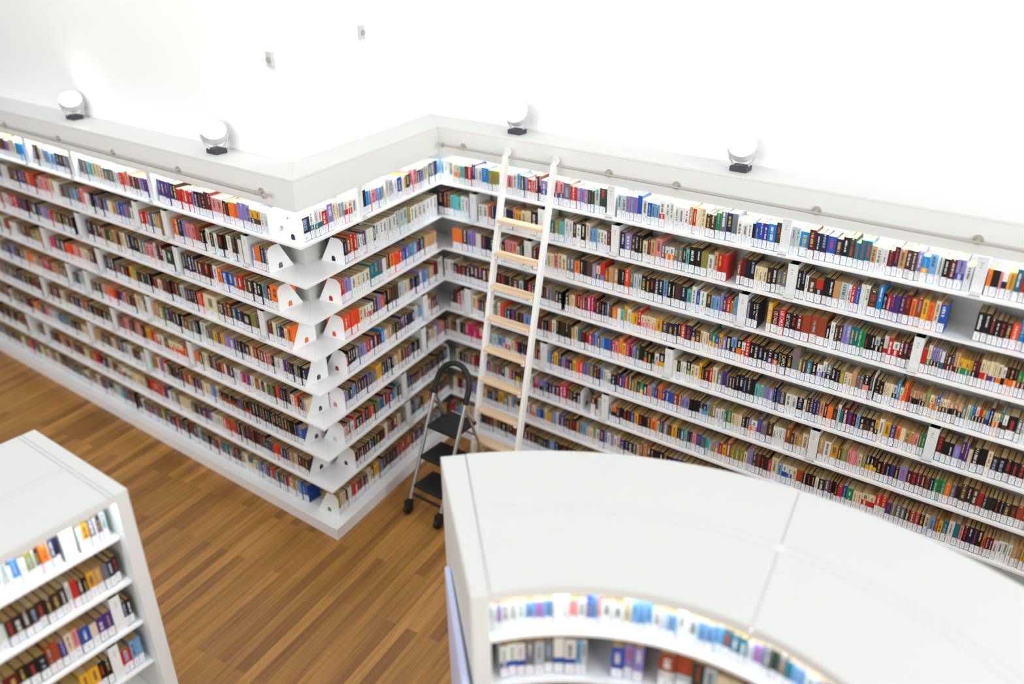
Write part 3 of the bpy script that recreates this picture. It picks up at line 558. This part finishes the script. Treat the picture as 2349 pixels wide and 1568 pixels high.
def book(it, cov, pag, lab):
    p0, ax, nb = frame(it['run'], it['u'] + it['w'] / 2, it['k']); z = Vector((0, 0, 1))
    w = it['w'] - .0012; h, d = it['h'], it['d']
    o = p0 - ax * w / 2 + nb * it['sb'] + z * .0005
    A = jit(ink(PAL[it['a']])); B = jit(ink(PAL[it['b']])) if it['b'] else A
    bt = .0016
    zs = random.uniform(.098, .112) if it['b'] else 0
    if it['b']: cov.obox(o, ax * w, nb * .002, z * zs, B)
    cov.obox(o + z * zs, ax * w, nb * .002, z * (h - zs), A)
    cov.obox(o + nb * .002, ax * bt, nb * (d - .002), z * h, A); cov.obox(o + nb * .002 + ax * (w - bt), ax * bt, nb * (d - .002), z * h, A)
    pc = jit(PAGE if random.random() < .7 else PAGE2, .07)
    pag.obox(o + nb * .0025 + ax * (bt + .0002) + z * .002, ax * (w - 2 * bt - .0004), nb * (d - .007), z * (h - .0045), pc)
    # title printed on the spine
    if not it['text'] and random.random() < .9:
        dark = sum(A[:3]) < 0.9
        tc = random.choice(TITLES) if dark else jit(lin((64, 56, 60)), .3)
        zz = h - random.uniform(.012, .03); lo = .07 if not it['b'] else zs + .006
        tw = w * random.uniform(.22, .48); gap = False; ln = random.uniform(.0028, .0048); n = 0
        while zz > lo + ln and n < 16:
            if random.random() > .16:
                q = o - nb * .0003 + ax * (w - tw) / 2 + z * (zz - ln); tw2 = tw * random.choice((1, 1, .8, .9))
                cov.quad(q, q + ax * tw2, q + ax * tw2 + z * ln, q + z * ln, tc)
            zz -= ln * 1.45; n += 1
        if it['b'] and random.random() < .7:
            zz = zs - .006; tb = jit(lin((232, 220, 196)), .1)
            while zz > .07:
                q = o - nb * .0003 + ax * w * .32 + z * (zz - .003); cov.quad(q, q + ax * w * .36, q + ax * w * .36 + z * .003, q + z * .003, tb); zz -= .0045
        if random.random() < .3:
            q = o - nb * .0003 + ax * w * .36 + z * (h - .011); cov.quad(q, q + ax * w * .28, q + ax * w * .28 + z * .006, q + z * .006, lin((230, 226, 220)))
    # white shelf-mark sticker at the foot of the spine
    lh = random.uniform(.057, .063)
    q = o - nb * .0004 + ax * w * .03 + z * .004
    lab.obox(q, ax * w * .94, nb * .0004, z * lh, jit(LABELC, .03))
    q2 = o - nb * .0006
    for dx, dz, sx, sz in ((.42, .018, .1, .006), (.46, .028, .08, .005), (.40, .038, .12, .004), (.74, .053, .14, .006)):
        if dz + sz < lh + .003 and random.random() < .8:
            r = q2 + ax * w * dx + z * dz; lab.quad(r, r + ax * w * sx, r + ax * w * sx + z * sz, r + z * sz, INK)
    return o, ax, nb, w, h
WALLN = {'L': 'left wall', 'T': 'short wall', 'R': 'right wall', 'F': 'lower-left bookcase', 'C': 'curved bookcase'}
SIDE = {'L': 'left of', 'T': 'left of', 'R': 'right of', 'F': 'left of', 'C': 'right of'}
START = {'L': 'outer corner', 'T': 'outer corner', 'R': 'inner corner', 'F': 'end panel', 'C': 'end panel'}
def shelf_phrase(k): return ('top' if k == 1 else ORD[k]) + (' shelf' if k == 1 else ' shelf down')
mass = MB(True)
letter_mats = {}
for it in items:
    if not it['own']:
        book(it, mass, mass, mass); continue
    cv, pg, lb_ = MB(True), MB(True), MB(True)
    o, ax, nb, w, h = book(it, cv, pg, lb_)
    base = o + ax * w / 2
    e = cv.build('book', M_PRINT, loc=base)
    col = CNAME[it['a']] + (' and ' + CNAME[it['b']] if it['b'] else '')
    where = it['lm'] or START[it['run']]
    tag(e, f"{col} book, {nth(it['cnt'])} {SIDE[it['run']]} {where}, {shelf_phrase(it['k'])}, {WALLN[it['run']]}", 'book', f"library books on the {WALLN[it['run']]}")
    for nm, mb_ in (('page_block', pg), ('spine_label', lb_)):
        c = mb_.build(nm, M_PRINT, loc=base); c.location = (0, 0, 0); c.parent = e
    if it['text']:
        txt, lc_ = it['text']
        cu = bpy.data.curves.new('spine_text', 'FONT'); cu.body = txt; cu.align_x = 'CENTER'; cu.align_y = 'CENTER'; cu.size = 1.0
        to = bpy.data.objects.new('spine_text', cu); COL.objects.link(to)
        bpy.context.view_layer.update()
        me = bpy.data.meshes.new_from_object(to.evaluated_get(bpy.context.evaluated_depsgraph_get()))
        bpy.data.objects.remove(to); bpy.data.curves.remove(cu)
        xs = [v.co.x for v in me.vertices]; ys = [v.co.y for v in me.vertices]
        span = h - .084; sx = span / (max(xs) - min(xs)); sy_ = min(w * .62 / (max(ys) - min(ys)), sx * 1.6)
        zc = .068 + (h - .012 - .068) / 2
        cx_, cy_ = (max(xs) + min(xs)) / 2, (max(ys) + min(ys)) / 2
        for v in me.vertices:      # letters run down the spine
            tx, ty = (v.co.x - cx_) * sx, (v.co.y - cy_) * sy_
            v.co = ax * ty + Vector((0, 0, 1)) * (zc - tx) - nb * .0007
        if lc_ not in letter_mats: letter_mats[lc_] = mat('lettering_ink', lc_, 0.5, noise=0.01)
        me.materials.clear(); me.materials.append(letter_mats[lc_])
        lo_ = bpy.data.objects.new('lettering', me); COL.objects.link(lo_); lo_.parent = e
so = mass.build('shelved_books', M_PRINT)
tag(so, 'the many smaller library books lining the white shelves on every wall', 'books', kind='stuff')
# divider boxes: open-topped white boxes that stand between the books
count = {}
def top_letters(run): return WALLN[run]
for run, k, u0, u1 in dividers:
    count[(run, k)] = count.get((run, k), 0) + 1
    p, ax, nb = frame(run, (u0 + u1) / 2, k); z = Vector((0, 0, 1)); w = min(u1 - u0 - .002, .066); h = .243; d = .2
    o = p - ax * w / 2 - nb * .008
    mb_ = MB(True)
    mb_.obox(o, ax * w, nb * .002, z * h, WHITE); mb_.obox(o + nb * .002, ax * .002, nb * (d - .004), z * h, WHITE)
    mb_.obox(o + nb * .002 + ax * (w - .002), ax * .002, nb * (d - .004), z * h, WHITE); mb_.obox(o + nb * (d - .002), ax * w, nb * .002, z * h, WHITE)
    mb_.obox(o + nb * .002 + ax * .002, ax * (w - .004), nb * (d - .004), z * .004, WHITE)
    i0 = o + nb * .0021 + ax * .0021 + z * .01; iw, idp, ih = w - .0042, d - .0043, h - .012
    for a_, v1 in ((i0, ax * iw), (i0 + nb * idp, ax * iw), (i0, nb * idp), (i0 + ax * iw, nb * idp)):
        mb_.quad(a_, a_ + v1, a_ + v1 + z * ih, a_ + z * ih, INSIDE_SHADE)  # inner faces coloured dark to give the white box its inside shade
    if run in 'LTR': mb_.obox(o - nb * .0245 + z * -.019, ax * w, nb * .003, z * .05, WHITE); mb_.obox(o - nb * .0245 + z * .0005, ax * w, nb * .0245, z * .003, WHITE)
    for dz, sx in ((.20, .3), (.185, .22), (.17, .26)):
        r = o - nb * .0004 + ax * w * .34 + z * dz; mb_.quad(r, r + ax * w * sx, r + ax * w * sx + z * .003, r + z * .003, INK)
    dv = mb_.build('divider_box', M_PRINT, loc=p)
    tag(dv, f"tall white divider box, {nth(count[(run, k)])} from the {START[run]}, {shelf_phrase(k)}, {WALLN[run]}", 'divider', 'white divider boxes among the books')
# bookends: white metal plates with an arched hole
def arc_pts(cx, cy, r, a0, a1, n): return [(cx + r * math.cos(a0 + (a1 - a0) * i / n), cy + r * math.sin(a0 + (a1 - a0) * i / n)) for i in range(n + 1)]
def bookend_mesh(kind):
    if kind == 'A': outl = [(.0, .0), (.225, .0), (.11, .205)] + arc_pts(.055, .150, .055, math.pi / 2, math.pi, 8) 
    else: outl = [(-.005, .0), (.235, .0), (.235, .225), (.105, .225)]
    hx = .105 if kind == 'A' else .14
    hole = [(hx - .019, .014), (hx + .019, .014)] + arc_pts(hx, .04, .019, 0, math.pi, 8)
    bm = bmesh.new()
    es = []
    for loop_ in (outl, hole):
        vs_ = [bm.verts.new((0, d, h)) for d, h in loop_]
        es += [bm.edges.new((vs_[i], vs_[(i + 1) % len(vs_)])) for i in range(len(vs_))]
    bmesh.ops.triangle_fill(bm, use_beauty=True, use_dissolve=False, edges=es)
    r = bmesh.ops.extrude_face_region(bm, geom=list(bm.faces))
    bmesh.ops.translate(bm, verts=[v for v in r['geom'] if isinstance(v, bmesh.types.BMVert)], vec=(.0025, 0, 0))
    bmesh.ops.recalc_face_normals(bm, faces=bm.faces)
    me = bpy.data.meshes.new('bookend'); bm.to_mesh(me); bm.free(); me.materials.append(M_SHELF); return me
BE = {'A': bookend_mesh('A'), 'B': bookend_mesh('B')}
first = {}
for it in items:
    if it['run'] in 'LT': first[(it['run'], it['k'])] = min(it['u'], first.get((it['run'], it['k']), 9))
for k in range(2, 9): plates.append(('L', k, first[('L', k)] - .0035, 'A' if k < 4 else 'B'))
for k in range(1, 10): plates.append(('T', k, first[('T', k)] - .0035, 'A'))
pc_ = {}
for run, k, u, kd in plates:
    p, ax, nb = frame(run, u, k)
    o_ = bpy.data.objects.new('bookend', BE[kd]); COL.objects.link(o_)
    q = p - nb * .012 + Vector((0, 0, .0006))
    mw = Matrix.Identity(4)
    for r_ in range(3): mw[r_][0], mw[r_][1], mw[r_][2], mw[r_][3] = ax[r_], nb[r_], (0, 0, 1)[r_], q[r_]
    o_.matrix_world = mw
    near_end = (run == 'L' and u < .6) or (run == 'T' and u < .7)
    if near_end: lab_ = f"white bookend with arched hole, {shelf_phrase(k)}, {'left' if run == 'L' else 'right'} of the outer corner"
    else: lab_ = {'R': f"white bookend plate among books, {shelf_phrase(k)}, right wall", 'T': f"white bookend beside the inner corner, {shelf_phrase(k)}, short wall", 'L': f"white bookend plate, {shelf_phrase(k)}, left wall"}[run]
    tag(o_, lab_, 'bookend', 'white bookends')
